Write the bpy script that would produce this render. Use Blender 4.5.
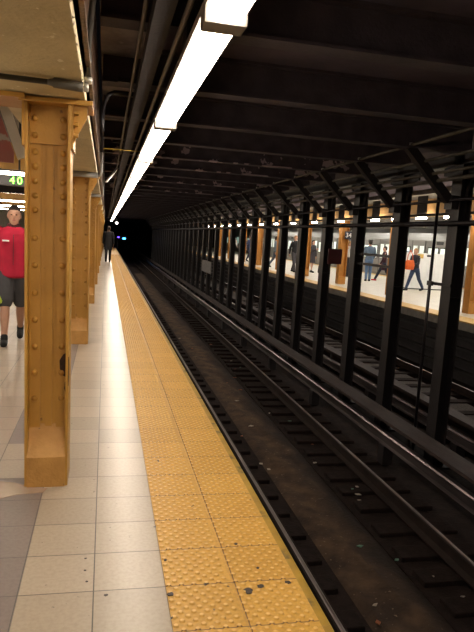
import bpy, bmesh, math, random
from math import pi, sin, cos, radians
from mathutils import Vector, Matrix

for o in list(bpy.data.objects): bpy.data.objects.remove(o)
S = bpy.context.scene
C = S.collection
rnd = random.Random(7)

# ------------------------------------------------------------ camera
H = 1.5
yaw, pitch, roll, FPX = 0.2194558, 0.1265765, -0.0629232, 605.28
f = Vector((sin(yaw)*cos(pitch), cos(yaw)*cos(pitch), -sin(pitch)))
r = Vector((cos(yaw), -sin(yaw), 0))
d = f.cross(r)
r2 = cos(roll)*r + sin(roll)*d
d2 = -sin(roll)*r + cos(roll)*d
cam = bpy.data.cameras.new('camera')
camo = bpy.data.objects.new('camera', cam); C.objects.link(camo)
M = Matrix((r2, -d2, -f)).transposed().to_4x4(); M.translation = (0, 0, H)
camo.matrix_world = M
cam.sensor_fit = 'VERTICAL'; cam.sensor_height = 36; cam.lens = 36*FPX/632
cam.clip_start = 0.02; cam.clip_end = 400
S.camera = camo

# ------------------------------------------------------------ world and exposure
w = bpy.data.worlds.new('World'); S.world = w; w.use_nodes = True
bg = w.node_tree.nodes['Background']
bg.inputs[0].default_value = (0.6, 0.5, 0.55, 1); bg.inputs[1].default_value = 0.003
S.view_settings.view_transform = 'Standard'; S.view_settings.look = 'None'
S.view_settings.gamma = 1; S.view_settings.use_curve_mapping = False
S.view_settings.exposure = 0.0
EDGE_L = 27.0      # platform edge tubes
HALL_L = 26.0      # tubes over the near platform's middle
OPP_L = 30.0       # tubes over the far platform

# ------------------------------------------------------------ materials
def mat(name, col, col2=None, rough=.6, metal=0, scale=6, bump=0, bscale=40, detail=6, contrast=(.35, .65), stretch=(1, 1, 1), spec=.5):
    m = bpy.data.materials.new(name); m.use_nodes = True
    nt = m.node_tree; N = nt.nodes; L = nt.links; b = N['Principled BSDF']
    b.inputs['Roughness'].default_value = rough; b.inputs['Metallic'].default_value = metal
    b.inputs['Specular IOR Level'].default_value = spec
    tc = N.new('ShaderNodeTexCoord'); mp = N.new('ShaderNodeMapping'); mp.inputs['Scale'].default_value = stretch
    L.new(tc.outputs['Object'], mp.inputs[0])
    n = N.new('ShaderNodeTexNoise'); n.inputs['Scale'].default_value = scale; n.inputs['Detail'].default_value = detail
    L.new(mp.outputs[0], n.inputs['Vector'])
    cr = N.new('ShaderNodeValToRGB'); e = cr.color_ramp.elements
    e[0].position, e[1].position = contrast
    if col2 is None: col2 = tuple(c*.8 for c in col)
    e[0].color = (*col, 1); e[1].color = (*col2, 1)
    L.new(n.outputs['Fac'], cr.inputs[0]); L.new(cr.outputs[0], b.inputs['Base Color'])
    if bump:
        n2 = N.new('ShaderNodeTexNoise'); n2.inputs['Scale'].default_value = bscale; n2.inputs['Detail'].default_value = 4
        L.new(mp.outputs[0], n2.inputs['Vector'])
        bp = N.new('ShaderNodeBump'); bp.inputs['Strength'].default_value = bump; bp.inputs['Distance'].default_value = .01
        L.new(n2.outputs['Fac'], bp.inputs['Height']); L.new(bp.outputs[0], b.inputs['Normal'])
    return m

def spots(m, col, thr, scale=14, width=.03):
    """mix blots of another colour over the base colour"""
    nt = m.node_tree; N = nt.nodes; L = nt.links; b = N['Principled BSDF']
    src = b.inputs['Base Color'].links[0].from_socket
    tc = N.new('ShaderNodeTexCoord'); n = N.new('ShaderNodeTexNoise'); n.inputs['Scale'].default_value = scale
    n.inputs['Detail'].default_value = 5
    L.new(tc.outputs['Object'], n.inputs['Vector'])
    rp = N.new('ShaderNodeValToRGB'); rp.color_ramp.elements[0].position = thr; rp.color_ramp.elements[1].position = thr+width
    L.new(n.outputs['Fac'], rp.inputs[0])
    mx = N.new('ShaderNodeMix'); mx.data_type = 'RGBA'
    L.new(rp.outputs[0], mx.inputs['Factor']); L.new(src, mx.inputs['A']); mx.inputs['B'].default_value = (*col, 1)
    L.new(mx.outputs['Result'], b.inputs['Base Color'])
    return m

def fade_sides(m, col, xc, half, soft):
    nt = m.node_tree; N = nt.nodes; L = nt.links; b = N['Principled BSDF']
    src = b.inputs['Base Color'].links[0].from_socket
    tc = N.new('ShaderNodeTexCoord'); sp = N.new('ShaderNodeSeparateXYZ'); L.new(tc.outputs['Object'], sp.inputs[0])
    n = N.new('ShaderNodeTexNoise'); n.inputs['Scale'].default_value = 2.2; n.inputs['Detail'].default_value = 6; L.new(tc.outputs['Object'], n.inputs['Vector'])
    a = N.new('ShaderNodeMath'); a.operation = 'SUBTRACT'; a.inputs[1].default_value = xc; L.new(sp.outputs[0], a.inputs[0])
    c = N.new('ShaderNodeMath'); c.operation = 'ABSOLUTE'; L.new(a.outputs[0], c.inputs[0])
    e = N.new('ShaderNodeMath'); e.operation = 'MULTIPLY_ADD'; e.inputs[1].default_value = .55; L.new(n.outputs['Fac'], e.inputs[0]); L.new(c.outputs[0], e.inputs[2])
    mr = N.new('ShaderNodeMapRange'); mr.inputs['From Min'].default_value = half+.27-soft; mr.inputs['From Max'].default_value = half+.27+soft; L.new(e.outputs[0], mr.inputs['Value'])
    mx = N.new('ShaderNodeMix'); mx.data_type = 'RGBA'; L.new(mr.outputs[0], mx.inputs['Factor']); L.new(src, mx.inputs['A']); mx.inputs['B'].default_value = (*col, 1)
    L.new(mx.outputs['Result'], b.inputs['Base Color']); return m

def emit(name, col, s):
    m = bpy.data.materials.new(name); m.use_nodes = True; b = m.node_tree.nodes['Principled BSDF']
    b.inputs['Base Color'].default_value = (.8, .8, .8, 1)
    b.inputs['Emission Color'].default_value = (*col, 1); b.inputs['Emission Strength'].default_value = s
    return m

mustard = spots(mat('mustard_paint', (.50, .262, .045), (.42, .215, .034), rough=.42, scale=5, bump=.25, bscale=60), (.16, .07, .02), .70, 9)
mustard_dirty = spots(mat('mustard_paint_on_concrete', (.54, .285, .075), (.43, .215, .05), rough=.5, scale=9, bump=.6, bscale=50), (.12, .07, .04), .72, 16)
mustard_far = mat('mustard_paint_far', (.46, .2, .03), (.38, .16, .02), rough=.5)
rust = mat('bare_rust', (.035, .016, .01), (.07, .03, .015), rough=.9, scale=40)
brown = mat('brown_flaking_paint', (.13, .055, .02), (.06, .03, .015), rough=.6, scale=12, bump=.4)
soffit_m = spots(mat('cream_painted_concrete', (.70, .60, .36), (.57, .48, .28), rough=.7, scale=3.5, bump=.5, bscale=45), (.85, .78, .6), .665, 17)
dark_steel = mat('dark_painted_steel', (.015, .011, .0118), (.009, .007, .0075), rough=.5, scale=8, bump=.3)
beam_steel = mat('sooty_beam_steel', (.06, .045, .055), (.034, .026, .033), rough=.65, scale=5, bump=.4)
beam_peel = spots(mat('peeling_beam_steel', (.06, .045, .055), (.034, .026, .033), rough=.7, scale=5, bump=.4), (.36, .28, .29), .57, 3.2, .015)
slab_m = mat('sooty_concrete', (.10, .074, .098), (.06, .045, .06), rough=.9, scale=2.5, bump=.4)
bay_m = spots(mat('grey_bay_concrete', (.42, .36, .34), (.18, .15, .15), rough=.9, scale=3, bump=.5, bscale=14), (.4, .35, .32), .6, 6, .1)
conduit = mat('grey_conduit', (.09, .078, .062), (.055, .048, .038), rough=.45, metal=.3, scale=9)
pipe_dark = mat('dark_pipe', (.03, .026, .03), (.018, .015, .018), rough=.35, metal=.5)
silver = mat('bright_galvanised', (.6, .58, .52), (.4, .38, .33), rough=.35, metal=.6)
grey_paint = mat('grey_enamel', (.30, .28, .26), (.22, .2, .19), rough=.5)
rail_side = mat('rusty_rail', (.022, .014, .012), (.015, .01, .009), rough=.85, spec=.12)
rail_top = mat('worn_rail_head', (.25, .21, .20), (.12, .1, .095), rough=.3, metal=.9, scale=1.2, stretch=(1, .5, 1))
third_m = mat('contact_rail_steel', (.20, .165, .165), (.05, .04, .04), rough=.34, metal=.85, scale=2, stretch=(4, .4, 4))
board_m = mat('sooty_board', (.034, .022, .020), (.022, .014, .013), spec=.25, rough=.75, scale=7, stretch=(2, .5, 1), bump=.3)
tie_m = mat('oily_tie', (.018, .011, .010), (.010, .007, .006), spec=.1, rough=.9, scale=14, bump=.6)
bed_m = mat('sooty_track_bed', (.020, .013, .0115), (.011, .0075, .007), spec=.1, rough=.95, scale=8, bump=.8)
grime_m = spots(mat('rusty_drain_grime', (.075, .045, .026), (.028, .017, .012), spec=.2, rough=.85, scale=5, bump=.9, bscale=30), (.15, .11, .08), .66, 26)
fade_sides(grime_m, (.016, .0105, .009), 2.28, .24, .12)
yellow_edge = spots(mat('yellow_edge_board', (.42, .26, .03), (.30, .18, .025), rough=.45, scale=10, bump=.3), (.12, .085, .03), .58, 7, .08)
concrete = mat('concrete', (.30, .28, .25), (.22, .2, .18), rough=.8, bump=.3)
gravel_m = mat('pale_ballast', (.05, .04, .035), (.018, .014, .012), rough=.95, scale=30, bump=1)
wall_m = mat('dark_tunnel_wall', (.03, .026, .028), (.015, .013, .014), rough=.9, bump=.4)
white_tile = mat('white_wall_tile', (.6, .58, .52), (.5, .48, .43), rough=.3)
tube_m = emit('edge_tube', (1, .86, .70), EDGE_L)
hall_m = emit('hall_tube', (1, .86, .70), HALL_L)
opp_m = emit('far_tube', (1, .94, .86), OPP_L)

def bricks(name, c1, c2, mortar, bw, bh, off, mort, rough, shiftx=0, shifty=0, vec='xy', bump=True, spotcol=None, vary=.5):
    m = bpy.data.materials.new(name); m.use_nodes = True
    nt = m.node_tree; N = nt.nodes; L = nt.links; b = N['Principled BSDF']
    tc = N.new('ShaderNodeTexCoord'); sp = N.new('ShaderNodeSeparateXYZ'); cb = N.new('ShaderNodeCombineXYZ')
    L.new(tc.outputs['Object'], sp.inputs[0])
    ax = {'x': 0, 'y': 1, 'z': 2}
    for i, k in enumerate(vec):
        ad = N.new('ShaderNodeMath'); ad.operation = 'ADD'; ad.inputs[1].default_value = (shiftx, shifty)[i]
        L.new(sp.outputs[ax[k]], ad.inputs[0]); L.new(ad.outputs[0], cb.inputs[i])
    br = N.new('ShaderNodeTexBrick'); br.offset = off; br.squash = 1
    br.inputs['Color1'].default_value = (*c1, 1); br.inputs['Color2'].default_value = (*c2, 1); br.inputs['Mortar'].default_value = (*mortar, 1)
    br.inputs['Scale'].default_value = 1; br.inputs['Mortar Size'].default_value = mort; br.inputs['Mortar Smooth'].default_value = .2
    br.inputs['Bias'].default_value = 0
    br.inputs['Brick Width'].default_value = bw; br.inputs['Row Height'].default_value = bh
    L.new(cb.outputs[0], br.inputs['Vector'])
    n = N.new('ShaderNodeTexNoise'); n.inputs['Scale'].default_value = 55; n.inputs['Detail'].default_value = 8
    L.new(tc.outputs['Object'], n.inputs['Vector'])
    mx = N.new('ShaderNodeMix'); mx.data_type = 'RGBA'; mx.blend_type = 'MULTIPLY'
    rp = N.new('ShaderNodeValToRGB'); rp.color_ramp.elements[0].position = .3; rp.color_ramp.elements[1].position = .6
    rp.color_ramp.elements[0].color = (.72, .70, .68, 1); rp.color_ramp.elements[1].color = (1, 1, 1, 1)
    L.new(n.outputs['Fac'], rp.inputs[0]); mx.inputs['Factor'].default_value = vary
    L.new(br.outputs['Color'], mx.inputs['A']); L.new(rp.outputs[0], mx.inputs['B'])
    L.new(mx.outputs['Result'], b.inputs['Base Color'])
    b.inputs['Roughness'].default_value = rough
    if bump:
        bp = N.new('ShaderNodeBump'); bp.inputs['Strength'].default_value = .4; bp.inputs['Distance'].default_value = .004; bp.invert = True
        L.new(br.outputs['Fac'], bp.inputs['Height']); L.new(bp.outputs[0], b.inputs['Normal'])
    if spotcol:
        src = mx.outputs['Result']; spots(m, spotcol, .70, 22, .02)
    return m
# world y of joints: 2.42, 2.73 ... -> row phase
PH = 0.305
joint = -(2.425 % PH)
tile_m = bricks('platform_tile', (.43, .36, .275), (.345, .285, .215), (.09, .075, .06), .305, PH, 0, .003, .29, 0, joint, spotcol=(.14, .12, .1))
tile_grey = bricks('grey_tile', (.20, .162, .145), (.23, .188, .168), (.09, .075, .07), .305, PH, 0, .0022, .4, 0, joint)
tile_far = bricks('far_platform_tile', (.62, .58, .48), (.55, .51, .42), (.35, .32, .27), .305, .305, 0, .003, .35)
tac_m = bricks('tactile_yellow', (.68, .40, .085), (.61, .35, .07), (.18, .10, .04), .305, PH, 0, .003, .42, -.30, joint, spotcol=(.10, .08, .06), vary=.8)
tac_far = mat('far_tactile_yellow', (.62, .38, .08), (.5, .3, .06), rough=.5)

# ------------------------------------------------------------ mesh builder
class MB:
    def __init__(s): s.bm = bmesh.new()
    def box(s, x0, x1, y0, y1, z0, z1, bev=0):
        b = bmesh.new(); bmesh.ops.create_cube(b, size=1)
        for v in b.verts: v.co = Vector(((x0+x1)/2+v.co.x*(x1-x0), (y0+y1)/2+v.co.y*(y1-y0), (z0+z1)/2+v.co.z*(z1-z0)))
        if bev: bmesh.ops.bevel(b, geom=b.edges[:], offset=bev, segments=2, affect='EDGES', profile=.6)
        s.add(b); return s
    def add(s, b, m=None):
        if m: bmesh.ops.transform(b, matrix=m, verts=b.verts)
        me = bpy.data.meshes.new('t'); b.to_mesh(me); b.free(); s.bm.from_mesh(me); bpy.data.meshes.remove(me)
    def bar(s, a, b_, w, h, up=(0, 0, 1)):
        a = Vector(a); b_ = Vector(b_); y = (b_-a).normalized(); x = y.cross(Vector(up)).normalized(); z = x.cross(y)
        b = bmesh.new(); bmesh.ops.create_cube(b, size=1)
        for v in b.verts: v.co = (a+b_)/2 + x*v.co.x*w + y*v.co.y*(b_-a).length + z*v.co.z*h
        s.add(b); return s
    def cyl(s, a, b_, r0, r1=None, seg=12):
        a = Vector(a); b_ = Vector(b_); D = b_-a
        b = bmesh.new(); bmesh.ops.create_cone(b, segments=seg, radius1=r0, radius2=r0 if r1 is None else r1, depth=D.length, cap_ends=True)
        m = Matrix.Translation((a+b_)/2) @ D.to_track_quat('Z', 'Y').to_matrix().to_4x4()
        s.add(b, m); return s
    def tube(s, pts, rad, seg=10):
        pts = [Vector(p) for p in pts]; rings = []
        for i, p in enumerate(pts):
            t = (pts[min(i+1, len(pts)-1)]-pts[max(i-1, 0)]).normalized()
            q = t.to_track_quat('Z', 'Y')
            rr = rad[i] if isinstance(rad, (list, tuple)) else rad
            rings.append([s.bm.verts.new(p+q@Vector((cos(2*pi*k/seg)*rr, sin(2*pi*k/seg)*rr, 0))) for k in range(seg)])
        for A, B in zip(rings, rings[1:]):
            for k in range(seg):
                s.bm.faces.new((A[k], A[(k+1) % seg], B[(k+1) % seg], B[k]))
        s.bm.faces.new(rings[0][::-1]); s.bm.faces.new(rings[-1]); return s
    def loft(s, rings, seg=14):
        """rings: (centre, rx, ry[, axis_x, axis_y]) closed loft with rounded ends"""
        R = []
        for ring in rings:
            c = Vector(ring[0]); rx, ry = ring[1], ring[2]
            ax = Vector(ring[3]) if len(ring) > 3 else Vector((1, 0, 0)); ay = Vector(ring[4]) if len(ring) > 4 else Vector((0, 1, 0))
            R.append([s.bm.verts.new(c+ax*cos(2*pi*k/seg)*rx+ay*sin(2*pi*k/seg)*ry) for k in range(seg)])
        for A, B in zip(R, R[1:]):
            for k in range(seg): s.bm.faces.new((A[k], A[(k+1) % seg], B[(k+1) % seg], B[k]))
        s.bm.faces.new(R[0][::-1]); s.bm.faces.new(R[-1]); return s
    def limb(s, a, b_, ra, rb, seg=12, mid=None):
        """capsule with tapering round ends"""
        a = Vector(a); b_ = Vector(b_); D = b_-a; t = D.normalized(); L = D.length
        pts = []; rad = []
        for ang in (80, 45): pts.append(a-t*ra*sin(radians(ang))); rad.append(ra*cos(radians(ang)))
        pts.append(a); rad.append(ra)
        if mid: pts.append(a+D*mid[0]); rad.append(mid[1])
        pts.append(b_); rad.append(rb)
        for ang in (45, 80): pts.append(b_+t*rb*sin(radians(ang))); rad.append(rb*cos(radians(ang)))
        q = t.to_track_quat('Z', 'Y'); rings = []
        for p, rr in zip(pts, rad): rings.append([s.bm.verts.new(p+q@Vector((cos(2*pi*k/seg)*rr, sin(2*pi*k/seg)*rr, 0))) for k in range(seg)])
        for A, B in zip(rings, rings[1:]):
            for k in range(seg): s.bm.faces.new((A[k], A[(k+1) % seg], B[(k+1) % seg], B[k]))
        s.bm.faces.new(rings[0][::-1]); s.bm.faces.new(rings[-1]); return s
    def ball(s, c, rx, ry=None, rz=None, u=14, v=9):
        b = bmesh.new(); bmesh.ops.create_uvsphere(b, u_segments=u, v_segments=v, radius=1)
        ry = ry or rx; rz = rz or rx
        for q in b.verts: q.co = Vector(c)+Vector((q.co.x*rx, q.co.y*ry, q.co.z*rz))
        s.add(b); return s
    def poly(s, pts, thick):
        """pts planar polygon, extruded by vector thick"""
        t = Vector(thick); A = [s.bm.verts.new(Vector(p)) for p in pts]; B = [s.bm.verts.new(Vector(p)+t) for p in pts]
        s.bm.faces.new(A); s.bm.faces.new(B[::-1]); n = len(pts)
        for k in range(n): s.bm.faces.new((A[k], B[k], B[(k+1) % n], A[(k+1) % n]))
        return s
    def build(s, name, m, parent=None, smooth=False, remesh=0, sm=0):
        bmesh.ops.recalc_face_normals(s.bm, faces=s.bm.faces)
        me = bpy.data.meshes.new(name); s.bm.to_mesh(me); s.bm.free()
        for k in (m if isinstance(m, (list, tuple)) else [m]): me.materials.append(k)
        if smooth:
            for p in me.polygons: p.use_smooth = True
        o = bpy.data.objects.new(name, me); C.objects.link(o)
        if parent: o.parent = parent
        if remesh:
            q = o.modifiers.new('union', 'REMESH'); q.mode = 'VOXEL'; q.voxel_size = remesh; q.use_smooth_shade = True
            if sm: q2 = o.modifiers.new('relax', 'SMOOTH'); q2.iterations = sm; q2.factor = .5
        return o

def tag(o, label=None, cat=None, group=None, kind=None):
    if label: o['label'] = label
    if cat: o['category'] = cat
    if group: o['group'] = group
    if kind: o['kind'] = kind
    return o
def struct(o): o['kind'] = 'structure'; return o
def empty(name, loc=(0, 0, 0), rz=0):
    o = bpy.data.objects.new(name, None); C.objects.link(o); o.location = loc; o.rotation_euler = (0, 0, rz); o.empty_display_size = .1
    return o
def copy_tree(o, parent=None, skip=()):
    c = o.copy(); C.objects.link(c)
    if parent: c.parent = parent
    for ch in [x for x in o.children if x.name.split('.')[0] not in skip]: copy_tree(ch, c)
    return c
ORD = ['first', 'second', 'third', 'fourth', 'fifth', 'sixth', 'seventh', 'eighth', 'ninth', 'tenth', 'eleventh', 'twelfth', 'thirteenth', 'fourteenth',
       'fifteenth', 'sixteenth', 'seventeenth', 'eighteenth', 'nineteenth', 'twentieth']

YE = 62.0    # far end of the modelled tunnel
YP = 57.0    # end of the near platform
# ------------------------------------------------------------ structure
struct(MB().box(-9, 0, -6, -5.9, 0, .1).box(-.30, .30, -6, YP, -.25, 0).build('floor', tile_m))
struct(MB().box(-.61, -.30, -6, YP, -.25, 0).build('floor_border', tile_grey))
struct(MB().box(-9, -.61, -6, YP, -.25, 0).build('floor_inner', tile_m))
m = MB()
m.box(-9, .60, -6, YP, -1.5, -.25)
struct(m.build('platform_base', concrete))
# cream tiles interrupting the dark border beside the first column
struct(MB().box(-.61, -.30, 3.65, 4.26, -.01, .0006).build('floor_patch', tile_m))
# track bed
struct(MB().box(.6, 15.3, -6, YE+40, -1.7, -1.42).build('track_bed', bed_m))
struct(MB().box(-9, 30, YE+40, YE+40.2, -1.7, 4).build('wall_back', wall_m))
struct(MB().box(-9, 30, -6.2, -6, -1.7, 4).build('wall_front', wall_m))
struct(MB().box(-9.2, -9, -6, YE+40, -1.7, 4).build('wall_left', white_tile))
# ceilings
struct(MB().box(-.10, 30, -6, YE+40, 3.08, 3.3).build('ceiling', slab_m))
struct(MB().box(-9, -.62, -6, YE+40, 2.78, 3.0).build('ceiling_hall', mat('hall_ceiling', (.28, .25, .21), (.2, .18, .15), rough=.8)))
# grey concrete bays between girder and light
struct(MB().box(-.09, .33, -6, YP, 3.0, 3.079).build('ceiling_bay', bay_m))

# ------------------------------------------------------------ tactile paving
dome_top = mat('dome_top_highlight', (.80, .55, .22), (.68, .43, .13), rough=.38, scale=30)  # paler yellow paints the strip lights' highlight onto the dome tops
def domes(x0, x1, y0, y1):
    bm = bmesh.new(); row = 0; y = y0
    while y < y1:
        x = x0+(.0275 if row % 2 else 0)
        while x < x1:
            seg = 10 if y < 5 else (6 if y < 12 else 4)
            A = [bm.verts.new((x+cos(2*pi*k/seg)*.0135, y+sin(2*pi*k/seg)*.0135, 0)) for k in range(seg)]
            B = [bm.verts.new((x+cos(2*pi*k/seg)*.0085, y+sin(2*pi*k/seg)*.0085, .0062)) for k in range(seg)]
            for k in range(seg): bm.faces.new((A[k], A[(k+1) % seg], B[(k+1) % seg], B[k]))
            t = bm.verts.new((x, y, .0078))
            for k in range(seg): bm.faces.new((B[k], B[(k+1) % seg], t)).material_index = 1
            x += .0545
        y += .0277; row += 1
    return bm
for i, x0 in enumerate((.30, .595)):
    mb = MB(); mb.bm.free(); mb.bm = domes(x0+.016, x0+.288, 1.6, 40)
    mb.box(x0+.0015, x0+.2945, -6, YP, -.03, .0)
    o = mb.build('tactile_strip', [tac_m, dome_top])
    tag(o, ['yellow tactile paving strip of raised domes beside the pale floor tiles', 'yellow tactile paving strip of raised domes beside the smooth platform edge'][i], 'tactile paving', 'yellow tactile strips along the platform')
struct(MB().box(.29, .90, -6, YP, -.25, -.02).build('trim_1', concrete))
tag(MB().box(.89, .93, -6, YP, -.14, -.002, .004).build('edge_board', yellow_edge), 'smooth worn yellow board edging the near platform above the track', 'platform edge')
struct(MB().box(.60, .88, -6, YP, -.6, -.25).build('platform_ledge', wall_m))
# blots of old chewing gum on the near yellow strips
gum = mat('old_chewing_gum', (.035, .025, .025), (.06, .045, .04), rough=.6, scale=30)
def blot(x, y, r_, lab, seed, z=0.003):
    q = random.Random(seed); pts = []
    n = 12
    for k in range(n):
        rr = r_*q.uniform(.6, 1.2); pts.append((x+cos(2*pi*k/n)*rr, y+sin(2*pi*k/n)*rr, z))
    tag(MB().poly(pts, (0, 0, .0035)).build('chewing_gum', gum), lab, 'chewing gum', 'gum stuck to the platform')

# ------------------------------------------------------------ riveted columns, near platform
SP = 4.572
CX0, CX1 = -.412, -.172
LEAN = radians(-.95)
def near_column():
    t = empty('riveted_column', ((CX0+CX1)/2, 3.52, 0)); t.rotation_euler = (0, LEAN, 0)
    hw = .12
    for s_ in (-1, 1):
        x = s_*(hw-.008)
        MB().box(x-.008, x+.008, 0, .26, 0, 2.16, .003).build('flange', mustard, t)
    m = MB().box(-hw+.016, hw-.016, .115, .14, .1, 2.16)
    # angle legs that carry the rivets and a narrow raised middle plate
    for s_ in (-1, 1):
        m.box(s_*(hw-.016) if s_ < 0 else .045, s_*.045 if s_ < 0 else hw-.016, .10, .116, .1, 1.955)
    m.box(-.016, .022, .104, .116, .1, 1.955)
    m.build('web_plate', mustard, t)
    MB().box(-hw+.016, hw-.016, .088, .104, 1.955, 2.16, .002).build('splice_plate', mustard, t)
    zs = [.46+.158*k for k in range(9)]+[1.80, 1.87, 1.935]
    riv0 = None
    zz = [(z, .10) for z in (.50, .655, .81, .967, 1.124, 1.28, 1.435, 1.592, 1.672, 1.752, 1.832, 1.912)]+[(2.0, .088), (2.09, .088)]
    for z, yy in zz:
        for x in (-.075, .075):
            if riv0 is None:
                riv0 = MB().ball((0, 0, 0), .018, .014, .018, 14, 10).build('rivet', mustard, t, True); q = riv0
            else:
                q = riv0.copy(); C.objects.link(q); q.parent = t
            q.location = (x, yy, z)
    # concrete base with a sloping top
    m = MB().poly([(-hw+.014, -.012, 0), (-hw+.014, .27, 0), (-hw+.014, .27, .40), (-hw+.014, .115, .345), (-hw+.014, -.012, .18)], (2*hw-.028, 0, 0))
    m.build('base_block', mustard_dirty, t)
    # cap: plate, side brackets
    MB().box(-hw-.03, hw+.115, -.02, .28, 2.16, 2.186, .003).build('cap_plate', mustard, t)
    m = MB().box(hw, hw+.012, .0, .26, 1.93, 2.16).poly([(hw+.012, .02, 2.16), (hw+.085, .02, 2.16), (hw+.085, .02, 2.10), (hw+.012, .02, 1.96)], (0, .012, 0))
    m.build('side_bracket', mustard, t)
    for z in (2.12, 2.06, 2.0):
        MB().cyl((hw+.018, -.0, z), (hw+.04, -.0, z), .013, seg=6).build('bolt', mustard, t)
    MB().box(-hw-.014, -hw, -.004, .26, 1.93, 2.16).build('side_bracket', mustard, t)
    return t
col0 = near_column()
GRP = 'riveted columns along the near platform'
tag(col0, 'nearest mustard riveted steel column on the near platform, with a rust patch', 'column', GRP)
for k in range(1, 12):
    c = copy_tree(col0, skip=() if k < 3 else ('rivet', 'bolt')); c.location = ((CX0+CX1)/2-.012, 3.52+SP*k, 0)
    c['label'] = 'mustard steel platform column, %s from the nearest along the near platform' % ORD[k] if k < 11 else 'mustard steel column at the very end of the near platform'
# rust patch on nearest column
rp = [(.104, .0, .62), (.104, .07, .60), (.104, .10, .66), (.104, .10, .74), (.104, .05, .775), (.104, .0, .755)]
rp = [(.112, .098, .62), (.085, .098, .64), (.066, .098, .68), (.064, .098, .73), (.085, .098, .765), (.1035, .098, .775)]
MB().poly(rp, (0, -.0035, 0)).build('rust_patch', rust, col0)
rp = [(.103, .098, .52), (.092, .098, .56), (.096, .098, .60), (.103, .098, .60)]
MB().poly(rp, (0, -.0035, 0)).build('rust_patch', rust, col0)
MB().poly([(.1215, .0, .60), (.1215, .03, .63), (.1215, .035, .74), (.1215, .0, .77)], (-.003, 0, 0)).build('rust_patch', rust, col0)

# ------------------------------------------------------------ girder over the columns
g = empty('platform_girder', (-.35, 0, 2.195))
tag(g, 'long girder with cream concrete soffit resting on the near mustard columns', 'girder')
MB().box(-.60, -.135, -6, YP, 2.195, 2.9).build('soffit', soffit_m, g)
MB().box(-.135, -.118, -6, YP, 2.26, 2.95).box(-.135, -.098, -6, YP, 2.26, 2.275).build('side_plate', brown, g)
bolt0 = MB().cyl((0, 0, 0), (.012, 0, 0), .013, seg=6).build('bolt', brown, g); bolt0.location = (-.118, .6, 2.33)
for k in range(1, 60):
    q = bolt0.copy(); C.objects.link(q); q.parent = g; q.location = (-.118, .6+k*.28, 2.33)
m = MB()
for k in range(400):
    y = .8+k*.035+rnd.uniform(0, .02)
    if rnd.random() < .5: m.ball((-.135+rnd.uniform(-.003, .003), y, 2.195+rnd.uniform(0, .008)), rnd.uniform(.003, .006), rnd.uniform(.006, .016), .004, 6, 5)
q = m.build('chipped_plaster', mat('chipped_plaster', (.65, .56, .44), (.5, .4, .3), rough=.8), g); q['kind'] = 'stuff'
for q in g.children: q.location = q.location - g.location
# cross girders of the near platform at each column
for k in range(0, 8):
    y = 3.52+SP*k
    tag(MB().box(-4, -.60, y-.03, y+.25, 2.19, 2.5).box(-4, CX0-.03, y-.05, y+.27, 2.165, 2.19).build('cross_girder', mustard),
        'mustard cross girder running left from the %s riveted platform column' % ('nearest' if k == 0 else ORD[k]), 'girder', 'mustard cross girders over the near platform')

# conduits
t = empty('electrical_conduit', (-.2, 3.1, 2.17)); L0 = Vector(t.location)
tag(t, 'grey conduit crossing the cream soffit in front of the nearest column and turning up', 'conduit')
def P(*a): return [Vector(p)-L0 for p in a]
MB().tube(P((-1.2, 3.06, 2.178), (-.25, 3.08, 2.172)), .013).build('pipe', conduit, t, True)
MB().tube(P((-.29, 3.08, 2.172), (-.27, 3.08, 2.172), (-.262, 3.08, 2.172), (-.16, 3.09, 2.168), (-.13, 3.09, 2.168)), [.014, .017, .023, .023, .023]).build('junction_body', mat('junction_paint', (.12, .105, .08), (.08, .07, .055), rough=.5), t, True)
MB().cyl(P((-.125, 3.09, 2.168))[0], P((-.105, 3.09, 2.168))[0], .022).cyl(P((-.107, 3.09, 2.188))[0], P((-.107, 3.09, 2.215))[0], .019).build('fitting', silver, t, True)
MB().tube(P((-.107, 3.09, 2.21), (-.108, 3.09, 2.3), (-.107, 3.09, 2.42), (-.10, 3.09, 2.52), (-.092, 3.09, 2.62), (-.082, 3.09, 2.75), (-.08, 3.09, 2.99)), .015).build('riser', conduit, t, True)
for k, (yy, rr) in enumerate(((7.75, .035), (12.3, .03))):
    tag(MB().tube([(-.9, yy, 2.162), (-.12, yy, 2.162)], rr).tube([(-.125, yy, 2.162), (-.09, yy, 2.16), (-.08, yy, 2.2), (-.08, yy, 2.6)], rr*.55).build('electrical_conduit', grey_paint, smooth=True),
        'grey conduit under the soffit in front of the %s riveted column' % ORD[k+1], 'conduit')
tag(MB().tube([(-.06, 5.35, 2.15), (-.06, 5.35, 2.45), (-.05, 5.35, 2.55), (-.02, 5.35, 2.62), (.03, 5.35, 2.645), (.30, 5.35, 2.645)], .018).build('curved_conduit', pipe_dark, smooth=True),
    'black conduit bending in a quarter circle towards the strip lights', 'conduit')
tag(MB().tube([(-.1, 7.2, 2.42), (.36, 7.2, 2.42)], .006).build('yellow_cable', mat('yellow_cable', (.5, .35, .05))), 'thin yellow cable crossing between girder and strip lights', 'cable')

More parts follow.
